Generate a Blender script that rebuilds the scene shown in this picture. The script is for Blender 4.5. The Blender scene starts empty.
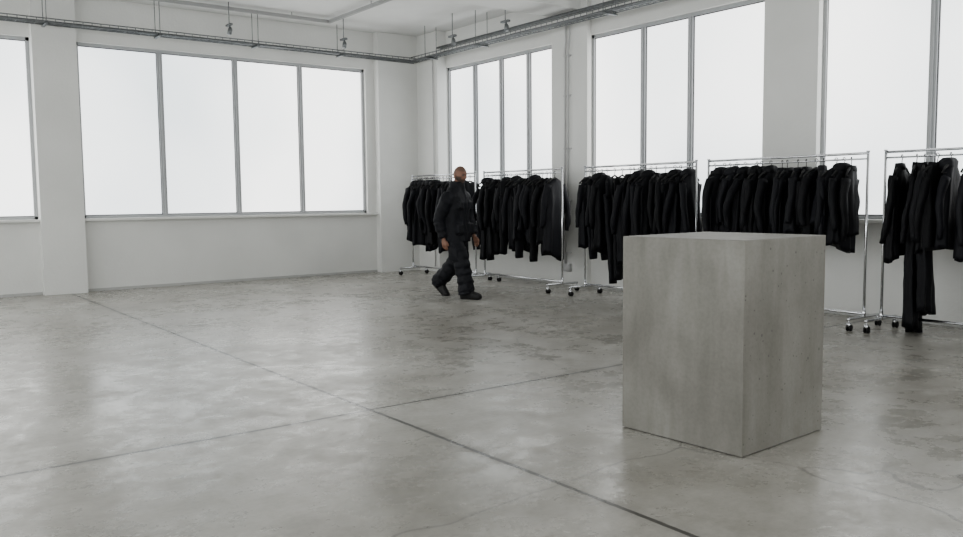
import bpy, math, random
from mathutils import Matrix, Vector, noise
random.seed(11)
SC=bpy.context.scene; COL=SC.collection
try:
    SC.view_settings.view_transform='AgX'; SC.view_settings.look='AgX - Medium High Contrast'; SC.view_settings.exposure=0.06
except Exception: pass
WIN=1.92; WIN_FILL=4.1

# ---------------------------------------------------------------- helpers
class MB:
    def __init__(s): s.v=[]; s.f=[]; s.mi=[]; s.a=[]; s.cur=0; s.shade=0.0
    def addv(s,p): s.v.append(tuple(p)); s.a.append(s.shade); return len(s.v)-1
    def face(s,idx): s.f.append(tuple(idx)); s.mi.append(s.cur)
    def box(s,x0,x1,y0,y1,z0,z1,M=None):
        P=[(x0,y0,z0),(x1,y0,z0),(x1,y1,z0),(x0,y1,z0),(x0,y0,z1),(x1,y0,z1),(x1,y1,z1),(x0,y1,z1)]
        if M: P=[M@Vector(p) for p in P]
        i=[s.addv(p) for p in P]
        for q in ((0,3,2,1),(4,5,6,7),(0,1,5,4),(1,2,6,5),(2,3,7,6),(3,0,4,7)): s.face([i[k] for k in q])
    def rings(s,R,cap=True,closed=False):
        ids=[[s.addv(p) for p in r] for r in R]; n=len(ids[0])
        for a,b in zip(ids,ids[1:]):
            for k in range(n): s.face((a[k],a[(k+1)%n],b[(k+1)%n],b[k]))
        if cap:
            for r,fl in ((ids[0],True),(ids[-1],False)):
                c=Vector((0,0,0))
                for k in r: c+=Vector(s.v[k])
                c=s.addv(c/n)
                for k in range(n):
                    if fl: s.face((r[(k+1)%n],r[k],c))
                    else: s.face((r[k],r[(k+1)%n],c))
    def tube(s,path,rad,seg=10,flat=None,cap=True):
        path=[Vector(p) for p in path]; n=len(path)
        if not hasattr(rad,'__len__'): rad=[rad]*n
        T=[]
        for i in range(n):
            t=(path[min(i+1,n-1)]-path[max(i-1,0)]).normalized(); T.append(t)
        u=T[0].orthogonal().normalized()
        if abs(T[0].z)>0.6:
            u=Vector((1,0,0)); u=(u-T[0]*u.dot(T[0])).normalized()
        R=[]
        for i in range(n):
            u=(u-T[i]*u.dot(T[i])).normalized(); w=T[i].cross(u)
            r=rad[i]; ra,rb=(r if hasattr(r,'__len__') else (r,r))
            R.append([path[i]+u*math.cos(2*math.pi*k/seg)*ra+w*math.sin(2*math.pi*k/seg)*rb for k in range(seg)])
        s.rings(R,cap)
    def ellipsoid(s,c,r,su=20,sv=12,M=None):
        R=[]
        for j in range(1,sv):
            th=math.pi*j/sv
            ring=[]
            for k in range(su):
                ph=2*math.pi*k/su
                p=Vector((r[0]*math.sin(th)*math.cos(ph),r[1]*math.sin(th)*math.sin(ph),-r[2]*math.cos(th)))
                if M: p=M@p
                ring.append(Vector(c)+p)
            R.append(ring)
        s.rings(R,True)
    def obj(s,name,mats,smooth=False,parent=None,attr=False):
        me=bpy.data.meshes.new(name); me.from_pydata([tuple(v) for v in s.v],[],s.f); me.update()
        for m in (mats if isinstance(mats,(list,tuple)) else [mats]): me.materials.append(m)
        me.polygons.foreach_set('material_index',s.mi)
        if smooth: me.polygons.foreach_set('use_smooth',[True]*len(me.polygons))
        if attr:
            A=me.attributes.new('shade','FLOAT','POINT'); A.data.foreach_set('value',s.a)
        o=bpy.data.objects.new(name,me); COL.objects.link(o)
        if parent: o.parent=parent
        return o
def empty(name,loc=(0,0,0),rz=0):
    e=bpy.data.objects.new(name,None); COL.objects.link(e); e.location=loc; e.rotation_euler=(0,0,rz); return e
def bevel(o,w,seg=2):
    m=o.modifiers.new('b','BEVEL'); m.width=w; m.segments=seg; m.limit_method='ANGLE'; m.angle_limit=math.radians(40)

# ---------------------------------------------------------------- materials
def newmat(name):
    m=bpy.data.materials.new(name); m.use_nodes=True; nt=m.node_tree
    return m,nt,nt.nodes['Principled BSDF'],nt.nodes['Material Output']
def simple(name,col,rough=.5,metal=0,bump=0,bscale=40,var=0,vscale=3,sheen=0):
    m,nt,b,o=newmat(name); N=nt.nodes; L=nt.links
    b.inputs['Base Color'].default_value=(*col,1); b.inputs['Roughness'].default_value=rough; b.inputs['Metallic'].default_value=metal
    tc=N.new('ShaderNodeTexCoord')
    if var:
        n=N.new('ShaderNodeTexNoise'); n.inputs['Scale'].default_value=vscale; n.inputs['Detail'].default_value=6
        L.new(tc.outputs['Object'],n.inputs['Vector'])
        r=N.new('ShaderNodeValToRGB'); L.new(n.outputs['Fac'],r.inputs['Fac'])
        r.color_ramp.elements[0].position=.3; r.color_ramp.elements[1].position=.7
        r.color_ramp.elements[0].color=(*[c*(1-var) for c in col],1); r.color_ramp.elements[1].color=(*[min(1,c*(1+var)) for c in col],1)
        L.new(r.outputs[0],b.inputs['Base Color'])
    if bump:
        n2=N.new('ShaderNodeTexNoise'); n2.inputs['Scale'].default_value=bscale; n2.inputs['Detail'].default_value=5
        L.new(tc.outputs['Object'],n2.inputs['Vector'])
        bp=N.new('ShaderNodeBump'); bp.inputs['Strength'].default_value=bump; bp.inputs['Distance'].default_value=.01
        L.new(n2.outputs['Fac'],bp.inputs['Height']); L.new(bp.outputs[0],b.inputs['Normal'])
    return m
M_wall=simple('white_painted_wall',(.76,.76,.74),.75,bump=.25,bscale=25,var=.04,vscale=1.2)
M_ceil=simple('white_painted_ceiling',(.76,.76,.745),.8,bump=.15,bscale=12,var=.03)
M_frame=simple('light_grey_window_frame',(.46,.47,.48),.4)
M_chrome=simple('chrome_tube',(.70,.71,.73),.22,1)
M_galv=simple('galvanised_steel',(.22,.23,.235),.45,.7,var=.2,vscale=20)
M_black=simple('black_rubber',(.012,.012,.012),.6)
M_white=simple('white_metal',(.6,.6,.6),.4)
M_grey=simple('grey_metal',(.36,.36,.36),.4)
M_skin=simple('skin',(.25,.135,.095),.5,var=.08,vscale=30)
def cloth(name,base,attr=True):
    m,nt,b,o=newmat(name); N=nt.nodes; L=nt.links
    tc=N.new('ShaderNodeTexCoord')
    n=N.new('ShaderNodeTexNoise'); n.inputs['Scale'].default_value=14; n.inputs['Detail'].default_value=6
    L.new(tc.outputs['Object'],n.inputs['Vector'])
    r=N.new('ShaderNodeValToRGB'); r.color_ramp.elements[0].color=(base[0]*.4,base[1]*.4,base[2]*.45,1); r.color_ramp.elements[1].color=(base[0]*2.0,base[1]*2.0,base[2]*2.2,1)
    if attr:
        a=N.new('ShaderNodeAttribute'); a.attribute_name='shade'
        ma=N.new('ShaderNodeMath'); ma.operation='MULTIPLY_ADD'; ma.inputs[1].default_value=.3
        L.new(n.outputs['Fac'],ma.inputs[0]); 
        mb=N.new('ShaderNodeMath'); mb.operation='MULTIPLY'; mb.inputs[1].default_value=.7; L.new(a.outputs['Fac'],mb.inputs[0]); L.new(mb.outputs[0],ma.inputs[2])
        L.new(ma.outputs[0],r.inputs['Fac'])
    else: L.new(n.outputs['Fac'],r.inputs['Fac'])
    L.new(r.outputs[0],b.inputs['Base Color'])
    b.inputs['Roughness'].default_value=.6; b.inputs['Specular IOR Level'].default_value=.3
    mp=N.new('ShaderNodeMapping'); mp.inputs['Scale'].default_value=(1,1,.35); L.new(tc.outputs['Object'],mp.inputs[0])
    n2=N.new('ShaderNodeTexNoise'); n2.inputs['Scale'].default_value=24; n2.inputs['Detail'].default_value=4; n2.inputs['Distortion'].default_value=.6
    L.new(mp.outputs[0],n2.inputs['Vector'])
    bp=N.new('ShaderNodeBump'); bp.inputs['Strength'].default_value=.5; bp.inputs['Distance'].default_value=.012
    L.new(n2.outputs['Fac'],bp.inputs['Height']); L.new(bp.outputs[0],b.inputs['Normal'])
    return m
M_cloth=cloth('black_cloth',(.0068,.0070,.0085))
M_man=cloth('black_workwear',(.009,.0095,.0115),False)

def frosted(name,strength):
    m,nt,b,o=newmat(name); N=nt.nodes; L=nt.links
    e=N.new('ShaderNodeEmission')
    tc=N.new('ShaderNodeTexCoord'); n=N.new('ShaderNodeTexNoise'); n.inputs['Scale'].default_value=.36; n.inputs['Detail'].default_value=1.5; n.inputs['Roughness'].default_value=.4
    L.new(tc.outputs['Object'],n.inputs['Vector'])
    r=N.new('ShaderNodeValToRGB'); r.color_ramp.elements[0].position=.34; r.color_ramp.elements[1].position=.62
    r.color_ramp.elements[0].color=(.64,.685,.71,1); r.color_ramp.elements[1].color=(1,1,.985,1)
    L.new(n.outputs['Fac'],r.inputs['Fac']); L.new(r.outputs[0],e.inputs['Color'])
    e.inputs['Strength'].default_value=strength
    b.inputs['Base Color'].default_value=(.5,.52,.53,1); b.inputs['Roughness'].default_value=.4
    ad=N.new('ShaderNodeAddShader'); L.new(b.outputs[0],ad.inputs[0]); L.new(e.outputs[0],ad.inputs[1]); L.new(ad.outputs[0],o.inputs[0])
    return m
M_glass=frosted('frosted_glass',WIN); M_glass_fill=frosted('frosted_glass_fill',WIN_FILL)  # second, stronger glow is for unseen windows added as fill light

def floor_mat():
    m,nt,b,o=newmat('polished_concrete_floor'); N=nt.nodes; L=nt.links
    tc=N.new('ShaderNodeTexCoord'); V=tc.outputs['Object']
    def noi(sc,det,dist=0,rough=.6,vec=V):
        n=N.new('ShaderNodeTexNoise'); n.inputs['Scale'].default_value=sc; n.inputs['Detail'].default_value=det
        n.inputs['Distortion'].default_value=dist; n.inputs['Roughness'].default_value=rough; L.new(vec,n.inputs['Vector']); return n.outputs['Fac']
    def mapped(scale,rot=0):
        q=N.new('ShaderNodeMapping'); q.inputs['Scale'].default_value=scale; q.inputs['Rotation'].default_value=(0,0,rot); L.new(V,q.inputs[0]); return q.outputs[0]
    def ramp(fac,p0,c0,p1,c1):
        r=N.new('ShaderNodeValToRGB'); e=r.color_ramp.elements; e[0].position=p0; e[1].position=p1; e[0].color=(*c0,1); e[1].color=(*c1,1); L.new(fac,r.inputs['Fac']); return r.outputs[0]
    def mix(t,f,a,bb):
        x=N.new('ShaderNodeMix'); x.data_type='RGBA'; x.blend_type=t
        if hasattr(f,'default_value'): L.new(f,x.inputs[0])
        else: x.inputs[0].default_value=f
        L.new(a,x.inputs[6]); L.new(bb,x.inputs[7]); return x.outputs[2]
    def M(op,a,bv,cv=None):
        x=N.new('ShaderNodeMath'); x.operation=op
        for i,q in enumerate((a,bv,cv)):
            if q is None: continue
            if isinstance(q,(int,float)): x.inputs[i].default_value=q
            else: L.new(q,x.inputs[i])
        return x.outputs[0]
    c1=ramp(noi(.5,8,.4,.62),.36,(.41,.395,.365),.66,(.57,.56,.53))
    c2=ramp(noi(2.2,7,.3,.62),.36,(.74,.73,.71),.60,(1,1,1))
    c3=ramp(noi(30,5,0,.7),.3,(.78,.775,.765),.6,(1,1,1))
    c4=ramp(noi(1.5,7,.2,.66,mapped((1,.25,1),.05)),.32,(.82,.81,.79),.6,(1,1,1))
    c5=ramp(noi(9,6,.1,.7,mapped((.3,1,1),.02)),.36,(.85,.845,.835),.58,(1,1,1))
    c=mix('MULTIPLY',.8,c1,c2); c=mix('MULTIPLY',.7,c,c3); c=mix('MULTIPLY',.7,c,c4); c=mix('MULTIPLY',.7,c,c5)
    vo=N.new('ShaderNodeTexVoronoi'); vo.distance='CHEBYCHEV'; vo.inputs['Scale'].default_value=.62; vo.inputs['Randomness'].default_value=.8; L.new(V,vo.inputs['Vector'])
    vs=N.new('ShaderNodeSeparateColor'); L.new(vo.outputs['Color'],vs.inputs[0])
    c=mix('MULTIPLY',.5,c,ramp(vs.outputs[0],0,(.80,.80,.79),1,(1,1,1)))
    sp=N.new('ShaderNodeSeparateXYZ'); L.new(V,sp.inputs[0])
    wn_=noi(5,6,0,.7); wb=noi(.8,3,0,.5)
    tot=None
    for ax,pos,w,st in ((0,2.63,.014,.9),(1,4.69,.014,.88),(1,9.2,.011,.5),(0,6.9,.008,.4),(0,-1.7,.012,.8),(1,.2,.012,.8)):
        d=M('ABSOLUTE',M('SUBTRACT',M('MULTIPLY_ADD',wb,.03,sp.outputs[ax]),pos+.015),0)
        wob=M('MULTIPLY_ADD',wn_,w*1.2,w*.35)
        g=M('MULTIPLY',M('LESS_THAN',d,wob),st)
        g2=M('MULTIPLY',M('SUBTRACT',1,M('MINIMUM',M('DIVIDE',d,.09),1)),M('MULTIPLY',wn_,.4*st))
        g=M('MAXIMUM',g,g2)
        tot=g if tot is None else M('MAXIMUM',tot,g)
    vc=N.new('ShaderNodeTexVoronoi'); vc.feature='DISTANCE_TO_EDGE'; vc.inputs['Scale'].default_value=.22
    vm=N.new('ShaderNodeVectorMath'); vm.operation='ADD'; dn2=N.new('ShaderNodeTexNoise'); dn2.inputs['Scale'].default_value=1.1; dn2.inputs['Detail'].default_value=3; L.new(V,dn2.inputs['Vector'])
    L.new(V,vm.inputs[0]); vsc=N.new('ShaderNodeVectorMath'); vsc.operation='SCALE'; vsc.inputs[3].default_value=.5; L.new(dn2.outputs['Color'],vsc.inputs[0]); L.new(vsc.outputs[0],vm.inputs[1]); L.new(vm.outputs[0],vc.inputs['Vector'])
    cr=M('MULTIPLY',M('LESS_THAN',vc.outputs['Distance'],.0012),.4)
    tot=M('MAXIMUM',tot,cr)
    dark=N.new('ShaderNodeRGB'); dark.outputs[0].default_value=(.05,.048,.045,1)
    c=mix('MIX',tot,c,dark.outputs[0])
    L.new(c,b.inputs['Base Color'])
    rr=N.new('ShaderNodeMapRange'); rr.inputs[1].default_value=.40; rr.inputs[2].default_value=.60; rr.inputs[3].default_value=.19; rr.inputs[4].default_value=.42
    L.new(M('MULTIPLY_ADD',noi(5,8,.2,.74),.55,M('MULTIPLY',noi(1.1,6,.4,.65),.45)),rr.inputs[0]); L.new(rr.outputs[0],b.inputs['Roughness'])
    b.inputs['Specular IOR Level'].default_value=.65
    bp=N.new('ShaderNodeBump'); bp.inputs['Strength'].default_value=.09; bp.inputs['Distance'].default_value=.01
    hh=M('SUBTRACT',noi(20,6,.1,.6),M('MULTIPLY',tot,2.0)); L.new(hh,bp.inputs['Height']); L.new(bp.outputs[0],b.inputs['Normal'])
    return m
M_floor=floor_mat()

def plinth_mat():
    m,nt,b,o=newmat('cast_concrete'); N=nt.nodes; L=nt.links
    tc=N.new('ShaderNodeTexCoord'); V=tc.outputs['Object']
    def noi(sc,det,dist,mp=None):
        n=N.new('ShaderNodeTexNoise'); n.inputs['Scale'].default_value=sc; n.inputs['Detail'].default_value=det; n.inputs['Distortion'].default_value=dist
        if mp:
            q=N.new('ShaderNodeMapping'); q.inputs['Scale'].default_value=mp; L.new(V,q.inputs[0]); L.new(q.outputs[0],n.inputs['Vector'])
        else: L.new(V,n.inputs['Vector'])
        return n.outputs['Fac']
    def ramp(f,p0,c0,p1,c1):
        r=N.new('ShaderNodeValToRGB'); e=r.color_ramp.elements; e[0].position=p0; e[1].position=p1; e[0].color=(*c0,1); e[1].color=(*c1,1); L.new(f,r.inputs['Fac']); return r.outputs[0]
    def mul(f,a,bb):
        x=N.new('ShaderNodeMix'); x.data_type='RGBA'; x.blend_type='MULTIPLY'; x.inputs[0].default_value=f; L.new(a,x.inputs[6]); L.new(bb,x.inputs[7]); return x.outputs[2]
    c=ramp(noi(1.8,7,.5),.3,(.20,.191,.172),.7,(.285,.277,.254))
    c=mul(.8,c,ramp(noi(3,5,.4,(3,3,.5)),.3,(.74,.74,.72),.65,(1,1,1)))
    c=mul(.5,c,ramp(noi(50,3,0),.25,(.8,.8,.79),.6,(1,1,1)))
    def pores(scale,k,off):
        vo=N.new('ShaderNodeTexVoronoi'); vo.inputs['Scale'].default_value=scale; L.new(V,vo.inputs['Vector'])
        vs=N.new('ShaderNodeSeparateColor'); L.new(vo.outputs['Color'],vs.inputs[0])
        mr=N.new('ShaderNodeMath'); mr.operation='MULTIPLY_ADD'; mr.inputs[1].default_value=k; mr.inputs[2].default_value=off; L.new(vs.outputs[0],mr.inputs[0])
        lt=N.new('ShaderNodeMath'); lt.operation='LESS_THAN'; L.new(vo.outputs['Distance'],lt.inputs[0]); L.new(mr.outputs[0],lt.inputs[1]); return lt.outputs[0]
    a1=pores(17,.6,-.45); a2=pores(36,.75,-.50)
    mxx=N.new('ShaderNodeMath'); mxx.operation='MAXIMUM'; L.new(a1,mxx.inputs[0]); L.new(a2,mxx.inputs[1])
    mx=N.new('ShaderNodeMix'); mx.data_type='RGBA'; L.new(mxx.outputs[0],mx.inputs[0]); L.new(c,mx.inputs[6]); mx.inputs[7].default_value=(.12,.115,.105,1)
    L.new(mx.outputs[2],b.inputs['Base Color']); b.inputs['Roughness'].default_value=.5
    bp=N.new('ShaderNodeBump'); bp.inputs['Strength'].default_value=.2; bp.inputs['Distance'].default_value=.01
    s=N.new('ShaderNodeMath'); s.operation='SUBTRACT'; L.new(noi(18,6,0),s.inputs[0]); L.new(mxx.outputs[0],s.inputs[1]); L.new(s.outputs[0],bp.inputs['Height']); L.new(bp.outputs[0],b.inputs['Normal'])
    return m
M_conc=plinth_mat()

# ---------------------------------------------------------------- room shell
ZC=4.42; X0=-5.0; Y0=-5.0
b=MB(); b.box(X0-.3,9.4,Y0-.3,14.2,-.15,0); b.obj('floor',M_floor)
SB,ST=1.11,3.75
b=MB()
b.box(X0,9.4,13.8,14.1,0,SB); b.box(X0,9.4,13.8,14.1,ST,ZC)
for x0,x1 in [(-3.55,-2.9),(2.27,2.88),(7.78,9.4)]: b.box(x0,x1,13.8,14.1,SB,ST)
for x0,x1 in [(-3.55,-2.92),(2.27,2.86),(7.96,9.0)]: b.box(x0,x1,13.64,13.8,0,ZC)
b.obj('wall_back',M_wall)
b=MB()
b.box(9.0,9.4,Y0,13.8,0,SB-.03); b.box(9.0,9.4,Y0,13.8,ST+.02,ZC)
winR=[(9.99,12.98),(6.17,9.20),(1.75,5.46),(-2.6,1.1)]
edges=[13.8]
for a,c in winR: edges+= [c,a]
edges.append(Y0)
for i in range(0,len(edges),2):
    b.box(9.0,9.4,edges[i+1],edges[i],SB-.03,ST+.02)
b.box(8.8,9.0,12.95,13.64,0,ZC)
for y0,y1 in [(9.16,9.95),(5.43,6.14),(1.12,1.73)]: b.box(8.92,9.0,y0,y1,0,ZC)
b.obj('wall_right',M_wall)
b=MB(); b.box(X0-.3,X0,Y0,14.1,0,1.0); b.box(X0-.3,X0,Y0,14.1,ST,ZC)
b.box(X0-.3,X0,Y0,-3.6,1,ST)
for y in (.9,6.9,13.2): b.box(X0-.3,X0,y,min(y+.7,14.1),1.0,ST)
b.obj('wall_left',M_wall)
b=MB(); b.box(X0,9.4,Y0-.3,Y0,0,1.0); b.box(X0,9.4,Y0-.3,Y0,ST,ZC)
b.box(X0,-3.9,Y0-.3,Y0,1,ST); b.box(-.1,.4,Y0-.3,Y0,1,ST); b.box(4.3,9.4,Y0-.3,Y0,1.0,ST)
b.obj('wall_front',M_wall)
b=MB(); b.box(X0-.3,9.4,Y0-.3,14.2,ZC,ZC+.2); b.obj('ceiling',M_ceil)
for y in (9.3,5.0,.9): 
    b=MB(); b.box(X0,8.99,y,y+.65,ZC-.27,ZC); b.obj('ceiling_beam',M_ceil)
b=MB(); b.box(2.86,7.96,13.7,13.85,SB-.035,SB+.004); b.box(X0,2.27,13.7,13.85,SB-.035,SB+.004)
o=b.obj('trim_1',M_wall); bevel(o,.006)
b=MB()
for a,c in winR: b.box(8.94,9.05,a,c,SB-.065,SB-.026)
o=b.obj('trim_2',M_wall); bevel(o,.006)
M_bb=simple('grey_baseboard',(.5,.5,.49),.6)
b=MB(); b.box(2.88,7.95,13.785,13.8,0,.04); b.box(X0,2.26,13.785,13.8,0,.04); b.obj('baseboard_back',M_bb)
b=MB(); b.box(8.985,9.0,Y0,5.42,0,.04); b.box(8.985,9.0,6.15,9.15,0,.04); b.box(8.985,9.0,9.96,12.94,0,.04); b.obj('baseboard_right',M_bb)

wn=[0]
M_gask=simple('dark_window_gasket',(.16,.16,.165),.5)
def window(axis,c,a0,a1,z0,z1,mull,inw,gl=None):
    wn[0]+=1
    b=MB(); 
    def bx(a,bb,d0,d1,zz0,zz1):
        p,q=sorted((c+inw*d0,c+inw*d1))
        if axis=='x': b.box(a,bb,p,q,zz0,zz1)
        else: b.box(p,q,a,bb,zz0,zz1)
    b.cur=0
    fw=.045
    bx(a0,a1,-.0,.07,z0,z0+fw); bx(a0,a1,-.0,.07,z1-fw,z1); bx(a0,a0+fw,0,.07,z0,z1); bx(a1-fw,a1,0,.07,z0,z1)
    for m in mull:
        bx(m-.038,m+.038,-.005,.07,z0+fw,z1-fw)
        bx(m-.012,m+.012,-.03,-.005,z0+fw,z1-fw)
    es=[a0]+sorted(mull)+[a1]
    for p,q in zip(es,es[1:]):
        p2,q2=p+.038,q-.038
        d=c+inw*.04
        b.cur=1
        if axis=='x': V=[(p2,d,z0+.03),(q2,d,z0+.03),(q2,d,z1-.03),(p2,d,z1-.03)]
        else: V=[(d,p2,z0+.03),(d,q2,z0+.03),(d,q2,z1-.03),(d,p2,z1-.03)]
        b.face([b.addv(v) for v in V])
        b.cur=2
        for u0,u1,w0,w1 in ((p2-.005,p2+.009,z0+fw,z1-fw),(q2-.009,q2+.005,z0+fw,z1-fw),(p2,q2,z0+fw,z0+fw+.012),(p2,q2,z1-fw-.012,z1-fw)):
            bx(u0,u1,.02,.035,w0,w1)
    b.obj('window_%d'%wn[0],[M_frame,gl or M_glass,M_gask])
window('x',13.86,-2.9,2.27,SB,ST,[-1.65,-.4,.95],1)
window('x',13.86,2.88,7.78,SB,ST,[4.11,5.34,6.51],1)
window('y',9.06,9.99,12.98,SB-.03,ST+.02,[10.68,11.40,12.15],1)
window('y',9.06,6.17,9.20,SB-.03,ST+.02,[7.36,8.19],1)
window('y',9.06,1.75,5.46,SB-.03,ST+.02,[3.0,4.22],1)
window('y',9.06,-2.6,1.1,SB-.03,ST+.02,[-1.3,0],1)
window('y',X0-.1,1.6,6.9,1.0,ST,[3,4.5],-1,M_glass_fill)  # left and front wall windows: out of view, invented to brighten the room
window('y',X0-.1,7.6,13.2,1.0,ST,[9.5,11.5],-1,M_glass_fill)
window('y',X0-.1,-3.6,.9,1.0,ST,[-2,-.5],-1,M_glass_fill)
window('x',Y0-.1,.4,4.3,1.0,ST,[1.7,3],-1,M_glass_fill)
window('x',Y0-.1,-3.9,-.1,1.0,ST,[-2.6,-1.3],-1,M_glass_fill)

# ---------------------------------------------------------------- cable tray & pipes
ZT=3.88
def tray_run(p0,p1,rods):
    b=MB()
    p0=Vector(p0); p1=Vector(p1); d=(p1-p0).normalized(); n=Vector((-d.y,d.x,0)); L=(p1-p0).length
    for s in (-.1,.1):
        for dz in (0,.055): b.tube([p0+n*s+Vector((0,0,dz)),p1+n*s+Vector((0,0,dz))],.008,6)
    for s in (-.035,.035): b.tube([p0+n*s,p1+n*s],.005,5)
    k=0
    while k<L:
        q=p0+d*k
        b.tube([q-n*.1+Vector((0,0,.055)),q-n*.1,q+n*.1,q+n*.1+Vector((0,0,.055))],.005,5); k+=.12
    for s,r in ((-.05,.014),(0,.018),(.05,.013)):
        b.tube([p0+n*(s+.008*math.sin(i*1.7))+d*(L*i/24)+Vector((0,0,.018+.006*math.sin(i*2.3+s*40))) for i in range(25)],r,6)
    for k in rods:
        q=p0+d*k
        for s in (-.12,.12): b.tube([q+n*s+Vector((0,0,-.02)),q+n*s+Vector((0,0,ZC-ZT-.003))],.006,5)
        e=.14 if abs(n.x)>.5 else .02; g=.14 if abs(n.y)>.5 else .02
        b.box(q.x-e,q.x+e,q.y-g,q.y+g,ZT-.03,ZT-.01)
    b.obj('cable_tray',M_galv,True)
tray_run((X0+.2,13.35,ZT),(8.62,13.35,ZT),[1+1.55*i for i in range(8)])
tray_run((8.5,13.2,ZT),(8.5,Y0+.5,ZT),[.5,2,4.9,6.4,9,10.5,13,15])
def spot(x,y,z):
    b=MB(); b.tube([(x,y,ZC-.003),(x,y,z+.06)],.007,6)
    b.box(x-.025,x+.025,y-.09,y+.09,z+.03,z+.06)
    b.tube([(x,y-.02,z+.03),(x,y-.03,z-.03)],.012,8)
    b.tube([(x-.02,y-.05,z-.10),(x,y-.03,z-.03),(x+.015,y,z+.0)],[.035,.035,.026],12)
    b.obj('spotlight_fixture',M_galv,True)
for p in ((4.9,12.9,4.02),(6.9,12.95,4.02),(8.2,11.6,4.0),(8.2,10.2,4.0),(8.15,7.6,4.0)): spot(*p)
b=MB()
x=8.893
b.tube([(x,9.62,0.3),(x,9.62,3.6),(x,9.60,3.72),(x,9.6,4.0)],.014,8)
b.tube([(x,9.55,0.9),(x,9.55,3.6),(x,9.52,3.75),(x,9.50,4.0)],.010,8)
for z in (.5,1.3,2.1,2.9,3.5): b.box(x,x+.026,9.5,9.66,z,z+.02)
b.box(x-.04,x+.026,9.5,9.66,.22,.34)
b.obj('wall_conduit',M_white,True)
b=MB(); b.tube([(8.77,13.05,0.1),(8.77,13.05,4.0)],.011,8); b.obj('wall_conduit',M_white,True)
b=MB()
zr=ZC-.1
b.box(-2,6.7,13.0,13.05,zr,zr+.05); b.box(6.65,6.7,10.1,13.0,zr,zr+.05)
for x in (0,2,4,6): b.tube([(x,13.02,zr),(x,13.02,ZC-.003)],.008,6)
for y in (10.3,11.6): b.tube([(6.67,y,zr),(6.67,y,ZC-.003)],.008,6)
b.obj('ceiling_light_rail',M_grey)
b=MB(); b.box(-2,5.6,11.1,11.16,zr,zr+.05)
for x in (0,2,4): b.tube([(x,11.13,zr),(x,11.13,ZC-.003)],.008,6)
b.obj('ceiling_light_rail',M_grey)
b=MB()
for x,z,r in ((8.78,4.10,.022),(8.85,4.10,.015)):
    b.tube([(x,Y0+.1,z),(x,12.9,z)],r,8)
b.obj('ceiling_pipe',M_galv,True)

# ---------------------------------------------------------------- plinth
PH=1.128
b=MB(); S=.403; b.box(-S,S,-S,S,.004,PH)
o=b.obj('concrete_plinth',M_conc); bevel(o,.004,3)
rz=math.radians(2.6)
c=Vector((3.625,2.585,0))+Matrix.Rotation(rz,3,'Z')@Vector((S,S,0))
o.location=c; o.rotation_euler=(0,0,rz)

# ---------------------------------------------------------------- clothes racks
RX=8.2; RH=1.77
def rack(y0,y1):
    b=MB(); r=.0135
    b.cur=0
    for y in (y0,y1):
        b.tube([(RX,y,.12),(RX,y,RH+.012)],r,10)
        b.tube([(RX-.3,y,.115),(RX-.28,y,.12),(RX+.28,y,.12),(RX+.3,y,.115)],r*1.1,10)
        b.tube([(RX,y,RH+.012),(RX,y,RH+.025)],r*1.4,10)
        b.tube([(RX,y,.11),(RX,y,.2)],r*1.35,10)
        for sx in (-.28,.28):
            b.cur=0; b.tube([(RX+sx,y,.115),(RX+sx,y,.075)],.007,8)
            b.box(RX+sx-.014,RX+sx+.014,y-.018,y+.018,.045,.085)
            b.cur=1
            for yy in (-.02,.012): b.tube([(RX+sx+.01,y+yy,.033),(RX+sx+.01,y+yy+.01,.033)],.033,16)
            b.cur=0
    b.tube([(RX,y0,RH),(RX,y1,RH)],r,10)
    b.tube([(RX,y0,RH-.055),(RX,y1,RH-.055)],r*.7,10)
    b.tube([(RX,y0,.15),(RX,y1,.15)],r,10)
    b.obj('clothes_rack',[M_chrome,M_black],True)

def folded(p,amp,sc,seed):
    q=Vector((p[0]*sc+seed,p[1]*sc+seed*1.7,p[2]*sc*.28))
    n=noise.noise_vector(q); q2=Vector((p[0]*22+seed,p[1]*22,p[2]*7)); n2=noise.noise_vector(q2)
    return Vector(p)+Vector((n.x*amp+n2.x*.009,n.y*amp+n2.y*.009,n.z*amp*.6))

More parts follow.
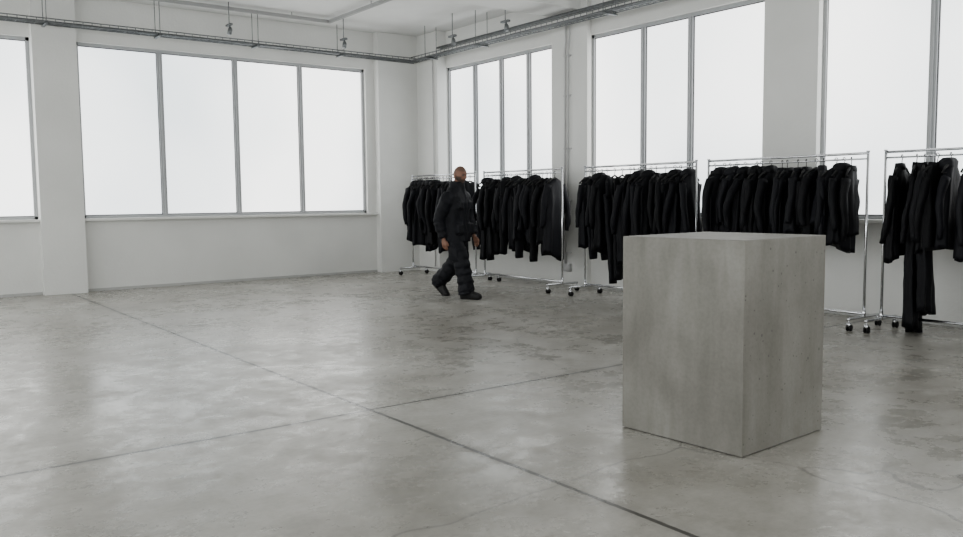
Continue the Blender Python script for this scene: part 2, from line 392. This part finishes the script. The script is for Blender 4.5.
def garment(b,y,kind,length,ang,sleeve=.58):
    sd=random.uniform(0,50); b.shade=random.random()
    Rz=Matrix.Rotation(ang,3,'Z'); top=RH-.055; ox=random.uniform(-.035,.035)
    skx=random.uniform(-.03,.03); sky=random.uniform(-.04,.04)
    def W(p): 
        p=folded(p,.028,6,sd); k=min(0,p[2]+.15); q=Rz@Vector((p[0]+ox-skx*k,p[1]-sky*k,0)); return Vector((RX+q.x,y+q.y,top+p[2]))
    seg=30; sw=random.uniform(.165,.22); ph=random.uniform(0,6); nf=random.choice((6,7,9))
    if kind in('jacket','coat'):
        dr=random.uniform(0,.045)
        prof=[(-.078,.04,.03),(-.095,.07,.045),(-.115,.095,.04),(-.15-dr,sw*.8,.038),(-.20-dr,sw,.042)]
        n=14 if kind=='jacket' else 20
        fl=random.uniform(-.04,.06)
        for i in range(1,n+1):
            t=i/n; prof.append((-.20-dr-(length-.20-dr)*t, sw*(.90+.10*t)+fl*t*.5, .040+.020*t))
        prof.append((prof[-1][0]+.015,prof[-1][1]*.93,.03))
        R=[]; tilt=random.uniform(-.09,.09)
        for z,w,d in prof:
            k=min(1,max(0,(-z-.15)/.35)); kk=max(0,(-z-.3)/length)
            ring=[]
            for j in range(seg):
                a=2*math.pi*j/seg; m=1+k*.42*math.sin(nf*a+ph)
                x=w*math.copysign(abs(math.cos(a))**.8,math.cos(a)); yy=d*m*math.copysign(abs(math.sin(a))**.8,math.sin(a))
                ring.append(W((x*(1+.06*k*math.sin(nf*a+ph)),yy,z+tilt*kk*math.cos(a)+.02*kk*math.sin(3*a+ph))))
            R.append(ring)
        b.rings(R)
        u=random.random()
        if u<.35:
            R=[]
            for z,w,d,oy in ((-.14,.09,.05,.02),(-.11,.12,.075,.03),(-.06,.115,.07,.02),(-.03,.08,.045,.01),(-.02,.04,.02,0)):
                R.append([W((w*math.cos(2*math.pi*j/seg),d*math.sin(2*math.pi*j/seg)+oy,z)) for j in range(seg)])
            b.rings(R)
        elif u<.8:
            R=[]
            for z,w,d in ((-.12,.085,.05),(-.09,.08,.048),(-.06,.072,.042),(-.058,.062,.034),(-.09,.06,.03)):
                R.append([W((w*math.cos(2*math.pi*j/seg),d*math.sin(2*math.pi*j/seg),z)) for j in range(seg)])
            b.rings(R)
        for s in (-1,1):
            dy=random.uniform(-.05,.05); dx=random.uniform(-.02,.05); sl=sleeve*random.uniform(.9,1.12); bend=random.uniform(-.03,.04)
            P=[];Rd=[]; rr=random.uniform(.82,1.08)
            for i in range(15):
                t=i/14
                px=s*(sw*.80+(.055+dx)*math.sin(min(1,t*1.7)*math.pi/2)+bend*math.sin(t*math.pi)); pz=-.17-dr-sl*t
                P.append(W((px,dy*t*1.5+.012*math.sin(t*5+sd),pz)))
                r=(.060-.018*t)*rr+.003*math.sin(t*16+sd)
                if t>.92: r*=.8
                Rd.append((r*1.05,r*.72))
            b.tube(P,Rd,14)
    else:
        prof=[(-.10,.15,.022),(-.12,.17,.028),(-.16,.175,.032),(-.30,.18,.04),(-.38,.185,.045)]
        R=[]
        for z,w,d in prof:
            R.append([W((w*math.cos(2*math.pi*j/seg),d*(1+.25*math.sin(7*2*math.pi*j/seg+ph))*math.sin(2*math.pi*j/seg),z)) for j in range(seg)])
        b.rings(R)
        for s in (-1,1):
            P=[];Rd=[]; l=length*random.uniform(.95,1.04)
            for i in range(18):
                t=i/17; P.append(W((s*(.09+.02*t),.02*math.sin(t*4+sd),-.32-(l-.32)*t)))
                r=.092-.022*t+.003*math.sin(t*17+sd); Rd.append((r,r*.5))
            b.tube(P,Rd,16)
def hanger(b,y,ang):
    Rz=Matrix.Rotation(ang,3,'Z'); top=RH-.055
    def W(x,z): q=Rz@Vector((x,0,0)); return Vector((RX+q.x,y+q.y,top+z))
    P=[W(.02*math.cos(math.radians(k)),.004+.02*math.sin(math.radians(k))) for k in range(190,-70,-25)]+[W(0,-.035),W(0,-.08)]
    b.tube(P,.004,6)
    b.tube([W(-.19,-.165),W(-.12,-.115),W(0,-.07),W(.12,-.115),W(.19,-.165)],[.008,.012,.013,.012,.008],8)
    b.tube([W(-.19,-.167),W(.19,-.167)],.005,6)

def fill(y0,y1,spec,m0=.09):
    b=MB(); bh=MB()
    y=y1-m0; L=y1-y0
    while y>y0+.07:
        fr=(y1-y)/L
        for f0,f1,opts,sp in spec:
            if f0<=fr<f1:
                o=random.choices(opts,[q[2] for q in opts])[0]
                kind,hem,_=o[:3]; hem+=random.uniform(-.10,.10)
                ang=random.uniform(-.35,.35)
                garment(b,y,kind,RH-.055-hem,ang,sleeve=random.choice((.5,.57,.64)) if kind=='jacket' else .66); hanger(bh,y,ang)
                y-=sp*random.uniform(.55,1.6); break
        else: y-=.08
    g=b.obj('hanging_black_clothes',M_cloth,True,attr=True)
    h=bh.obj('hangers',M_black,True,parent=g)
R=[(11.01,12.92),(8.93,10.77),(6.55,8.46),(4.42,6.37),(2.35,4.24)]
for a,c in R: rack(a,c)
J='jacket';C='coat';T='trousers'
fill(*R[0],[(0,.45,[(J,.82,3),(C,.6,1)],.1),(.45,1.1,[(J,.75,3),(T,.5,2),(C,.5,1)],.095)])
fill(*R[1],[(0,1.1,[(T,.46,3),(J,.74,1.4),(C,.52,1)],.095)])
fill(*R[2],[(0,.22,[(J,.62,1),(T,.5,1)],.1),(.22,.5,[(C,.42,1),(T,.34,1)],.09),(.5,1.1,[(J,.78,1),(C,.5,1)],.1)])
fill(*R[3],[(0,.8,[(J,.86,3),(J,.97,1)],.1),(.8,1.1,[(J,.86,3)],.125)])
fill(*R[4],[(0,.10,[(J,.86,1)],.13),(.10,.22,[(C,.13,1)],.1),(.22,.34,[(J,.9,1)],.13),(.34,.42,[(T,.55,1)],.1),(.42,.75,[(J,.8,1)],.11),(.75,1.1,[(C,.35,1)],.09)],.16)

# ---------------------------------------------------------------- walking man
man=empty('walking_man',(6.67,9.42,0),math.atan2(-.884,.468)-math.radians(6))
def ell(cx,cy,z,a,bb,n=28,sq=.85):
    out=[]
    for k in range(n):
        t=2*math.pi*k/n; ct,st=math.cos(t),math.sin(t)
        out.append(Vector((cx+a*math.copysign(abs(ct)**sq,ct),cy+bb*math.copysign(abs(st)**sq,st),z)))
    return out
def smooth_path(pts,rad,n=6):
    P=[];Rr=[]
    for i in range(len(pts)-1):
        p0=Vector(pts[max(i-1,0)]);p1=Vector(pts[i]);p2=Vector(pts[i+1]);p3=Vector(pts[min(i+2,len(pts)-1)])
        for k in range(n):
            t=k/n; P.append(.5*((2*p1)+(p2-p0)*t+(2*p0-5*p1+4*p2-p3)*t*t+(3*p1-p0-3*p2+p3)*t**3)); Rr.append(rad[i]*(1-t)+rad[i+1]*t)
    P.append(Vector(pts[-1])); Rr.append(rad[-1]); return P,Rr
def folds(P,Rr,amp,f):
    n=len(P); return P,[r+amp*math.sin(i*f)*(.4+.9*i/n) for i,r in enumerate(Rr)]
def finish(o,disp,ns,it=3,vox=.011):
    rm=o.modifiers.new('r','REMESH'); rm.mode='VOXEL'; rm.voxel_size=vox; rm.use_smooth_shade=True
    sm=o.modifiers.new('s','SMOOTH'); sm.factor=.5; sm.iterations=it
    tx=bpy.data.textures.new('folds','CLOUDS'); tx.noise_scale=ns; tx.noise_depth=2
    dp=o.modifiers.new('d','DISPLACE'); dp.texture=tx; dp.strength=disp; dp.mid_level=.5; dp.texture_coords='LOCAL'
b=MB()
b.rings([ell(0,0,z,a,w) for z,a,w in ((1.02,.12,.165),(.90,.135,.18),(.82,.14,.19),(.75,.13,.18),(.69,.09,.13))])
P,Rr=folds(*smooth_path([(0,-.10,.84),(.10,-.11,.66),(.17,-.115,.48),(.21,-.115,.28),(.245,-.115,.07)],[.122,.122,.112,.108,.115]),.008,2.1); b.tube(P,Rr,20)
P,Rr=folds(*smooth_path([(0,.10,.84),(-.02,.105,.66),(-.08,.105,.49),(-.24,.105,.31),(-.40,.105,.17)],[.122,.122,.112,.104,.106]),.008,2.1); b.tube(P,Rr,20)
for c_ in ((.10,-.215,.62),(.0,.215,.62)):
    b.box(c_[0]-.07,c_[0]+.07,c_[1]-.02,c_[1]+.02,.52,.70)
o=b.obj('trousers',M_man,True,man); finish(o,.035,.12)
b=MB()
tor=[(0,.765,.165,.235),(0,.78,.18,.245),(0,.83,.178,.242),(0,.92,.168,.232),(.0,1.0,.158,.225),(.005,1.1,.158,.222),(.01,1.2,.162,.23),(.015,1.3,.165,.238),(.018,1.38,.155,.24),(.02,1.435,.13,.215),(.022,1.475,.105,.165),(.03,1.51,.095,.12),(.038,1.54,.092,.105),(.042,1.585,.095,.105),(.044,1.595,.08,.09)]
b.rings([ell(cx,0,z,a,w) for cx,z,a,w in tor])
P,Rr=folds(*smooth_path([(.015,-.175,1.42),(.0,-.245,1.31),(-.07,-.275,1.12),(-.07,-.275,1.0),(-.03,-.262,.83)],[.078,.09,.080,.072,.062]),.006,2.3); b.tube(P,Rr,18)
P,Rr=folds(*smooth_path([(.015,.175,1.42),(.03,.245,1.31),(.03,.275,1.12),(.08,.275,1.0),(.14,.25,.86)],[.078,.09,.080,.072,.062]),.006,2.3); b.tube(P,Rr,18)
b.tube([(.178,0,.79),(.172,0,.92),(.163,0,1.1),(.175,0,1.25),(.172,0,1.38),(.14,0,1.47),(.13,0,1.57)],.016,8)
for s in (-1,1):
    b.box(.13,.185,s*.13-.065,s*.13+.065,.88,1.02); b.box(.13,.182,s*.12-.055,s*.12+.055,1.22,1.32)
o=b.obj('jacket',M_man,True,man); finish(o,.028,.13,3)
def boot(pos,pitch,yaw=0,name='boot'):
    b=MB(); R=[]
    prof=[(-.105,.038,.02,.07),(-.10,.046,.0,.12),(-.05,.05,.0,.16),(.0,.05,.0,.165),(.04,.05,.0,.135),(.09,.055,.0,.11),(.14,.057,.0,.095),(.19,.05,.0,.08),(.213,.03,.012,.055)]
    for x,w,z0,z1 in prof:
        ring=[]
        for k in range(20):
            t=2*math.pi*k/20; ct,st=math.cos(t),math.sin(t)
            ring.append(Vector((x,w*math.copysign(abs(ct)**.6,ct),(z0+z1)/2+(z1-z0)/2*math.copysign(abs(st)**.7,st))))
        R.append(ring)
    b.rings(R)
    b.tube([(-.035,0,.12),(-.04,0,.2),(-.042,0,.24)],[.05,.048,.047],16)
    o=b.obj(name,M_black,True,man)
    piv=Vector((.13,0,0))
    T=Matrix.Translation(pos)@Matrix.Rotation(yaw,4,'Z')@Matrix.Rotation(pitch,4,'Y')@Matrix.Translation(-piv)
    o.data.transform(T)
    return o
boot(Vector((.385,-.115,.0)),math.radians(-2),math.radians(-4))
boot(Vector((-.29,.105,.006)),math.radians(42),math.radians(4))
M_head,nt,bs,oo=newmat('head_skin'); N=nt.nodes;L=nt.links
at=N.new('ShaderNodeAttribute'); at.attribute_name='col'; L.new(at.outputs['Color'],bs.inputs['Base Color']); bs.inputs['Roughness'].default_value=.5
def g(p,c,s): 
    return math.exp(-sum(((p[i]-c[i])/s[i])**2 for i in range(3)))
def sst(x,a,bb):
    t=min(1,max(0,(x-a)/(bb-a))); return t*t*(3-2*t)
V=[];F=[];C=[]
nu,nv=96,72
skin=Vector((.26,.14,.10)); beard=Vector((.07,.055,.048)); scalp=Vector((.14,.09,.07))
for j in range(nv+1):
    th=math.pi*j/nv
    for k in range(nu):
        ph=2*math.pi*k/nu
        n=Vector((math.sin(th)*math.cos(ph),math.sin(th)*math.sin(ph),math.cos(th)))
        p=Vector((n.x*.098,n.y*.077,n.z*.118))
        t=max(0,-n.z)
        p.y*=1-.22*t; 
        if n.x>0: p.x*=1-.03*t
        else: p.x*=1-.30*t; 
        if n.x<0 and n.z>-.2: p.x*=1.06
        c=skin.copy()
        q=(n.x,n.y,n.z)
        bw=max(sst(-n.z+.12*noise.noise(n*6),.28,.42), sst(-n.z,.0,.15)*sst(abs(n.y),.5,.68))*sst(n.x,-.35,-.1)
        c=c.lerp(beard,bw*.9)
        if n.x>0:
            fx=0
            fx+=.026*g(q,(1,0,-.12),(.35,.13,.14))
            fx+=.014*g(q,(1,0,.08),(.4,.09,.2))
            fx+=.007*g(q,(.95,0,.30),(.4,.5,.08))
            fx-=.012*g(q,(.93,.33,.12),(.3,.16,.10))+.012*g(q,(.93,-.33,.12),(.3,.16,.10))
            fx+=.006*g(q,(.9,0,-.42),(.3,.22,.05))+.004*g(q,(.9,0,-.52),(.3,.2,.05))
            fx-=.004*g(q,(.9,0,-.47),(.3,.2,.025))
            fx+=.016*g(q,(.7,0,-.85),(.4,.35,.2))
            p.x+=fx
            for s in (-1,1):
                c=c.lerp(beard,min(1,1.2*g(q,(.93,s*.33,.27),(.4,.17,.04))))
                c=c.lerp(Vector((.05,.035,.03)),min(1,.9*g(q,(.93,s*.33,.11),(.3,.12,.05))))
            c=c.lerp(Vector((.2,.085,.07)),min(1,1.1*g(q,(.9,0,-.46),(.4,.17,.035))))
            c=c.lerp(skin*1.1,.8*g(q,(1,0,-.12),(.35,.12,.16)))
        hw=max(sst(n.z,.45,.62),sst(-n.x,.0,.25)*sst(n.z,-.4,-.2))
        c=c.lerp(scalp,.7*hw)
        V.append(p*1.05); C.append((*c,1))
for j in range(nv):
    for k in range(nu):
        a=j*nu+k; a2=j*nu+(k+1)%nu; F.append((a,a+nu,a2+nu,a2))
me=bpy.data.meshes.new('head'); me.from_pydata([tuple(v) for v in V],[],F); me.update()
A=me.attributes.new('col','FLOAT_COLOR','POINT')
for i,cc in enumerate(C): A.data[i].color=cc
me.materials.append(M_head); me.polygons.foreach_set('use_smooth',[True]*len(me.polygons))
TH=Matrix.Translation((.085,0,1.675))@Matrix.Rotation(math.radians(-14),4,'Z')@Matrix.Rotation(math.radians(13),4,'Y')
me.transform(TH)
hd=bpy.data.objects.new('head',me); COL.objects.link(hd); hd.parent=man
b=MB()
b.tube([(.045,0,1.48),(.05,0,1.56),(.065,0,1.63)],[.06,.060,.057],18)
for s in (-1,1):
    Mr=Matrix.Rotation(s*.35,3,'Z')
    b.ellipsoid(TH@Vector((-.012,s*.082,-.005)),(.018,.008,.032),14,10,Mr)
    b.ellipsoid(TH@Vector((-.004,s*.084,-.03)),(.010,.007,.012),12,8,Mr)
b.obj('neck_and_ears',M_skin,True,man)
b=MB()
for s in (-1,1): b.ellipsoid(TH@Vector((.082,s*.030,.014)),(.012,.013,.009),12,8)
b.obj('eyes',simple('eye',(.15,.14,.13),.3),True,man)
def hand(w,tilt,side):
    b=MB()
    T=Matrix.Translation(w)@Matrix.Rotation(tilt,4,'Y')@Matrix.Scale(.94,4)
    def tb(pts,rad,seg=10): b.tube([T@Vector(p) for p in pts],rad,seg)
    tb([(0,0,.05),(0,0,-.01),(.002,0,-.045),(.004,0,-.085),(.004,-side*.002,-.1)],[(.026,.02),(.030,.018),(.040,.016),(.041,.015),(.036,.012)],16)
    for i,(fx,ln) in enumerate(((.032,.072),(.011,.082),(-.010,.076),(-.030,.060))):
        z=-.095+(.006 if i==3 else 0); k=-side
        tb([(fx*.8,0,z+.02),(fx,k*.004,z-.002),(fx*1.05,k*.014,z-ln*.42),(fx*1.02,k*.032,z-ln*.70),(fx,k*.050,z-ln*.85)],[.0095,.0095,.009,.0082,.0068],10)
    tb([(.024,-side*.004,-.03),(.046,-side*.012,-.055),(.056,-side*.018,-.085),(.052,-side*.024,-.11)],[.014,.0125,.0105,.0085],10)
    o=b.obj('hand',M_skin,True,man)
    r=o.modifiers.new('r','REMESH'); r.mode='VOXEL'; r.voxel_size=.0035; r.use_smooth_shade=True
    s=o.modifiers.new('s','SMOOTH'); s.iterations=2
hand(Vector((-.024,-.262,.815)),math.radians(-8),-1)
hand(Vector((.150,.247,.835)),math.radians(-25),1)

# ---------------------------------------------------------------- world
w=bpy.data.worlds.new('overcast_sky'); SC.world=w; w.use_nodes=True
w.node_tree.nodes['Background'].inputs[0].default_value=(.85,.9,1,1); w.node_tree.nodes['Background'].inputs[1].default_value=1.0

# ---------------------------------------------------------------- camera
f=840
cam=bpy.data.cameras.new('camera'); co=bpy.data.objects.new('camera',cam); COL.objects.link(co)
cam.sensor_width=36; cam.lens=f/963*36; cam.clip_end=100
co.matrix_world=Matrix.Translation((0,0,1.35))@Matrix.Rotation(-math.radians(37.05),4,'Z')@Matrix.Rotation(math.pi/2-math.atan(69.5/840),4,'X')@Matrix.Rotation(math.radians(-0.56),4,'Z')
SC.camera=co
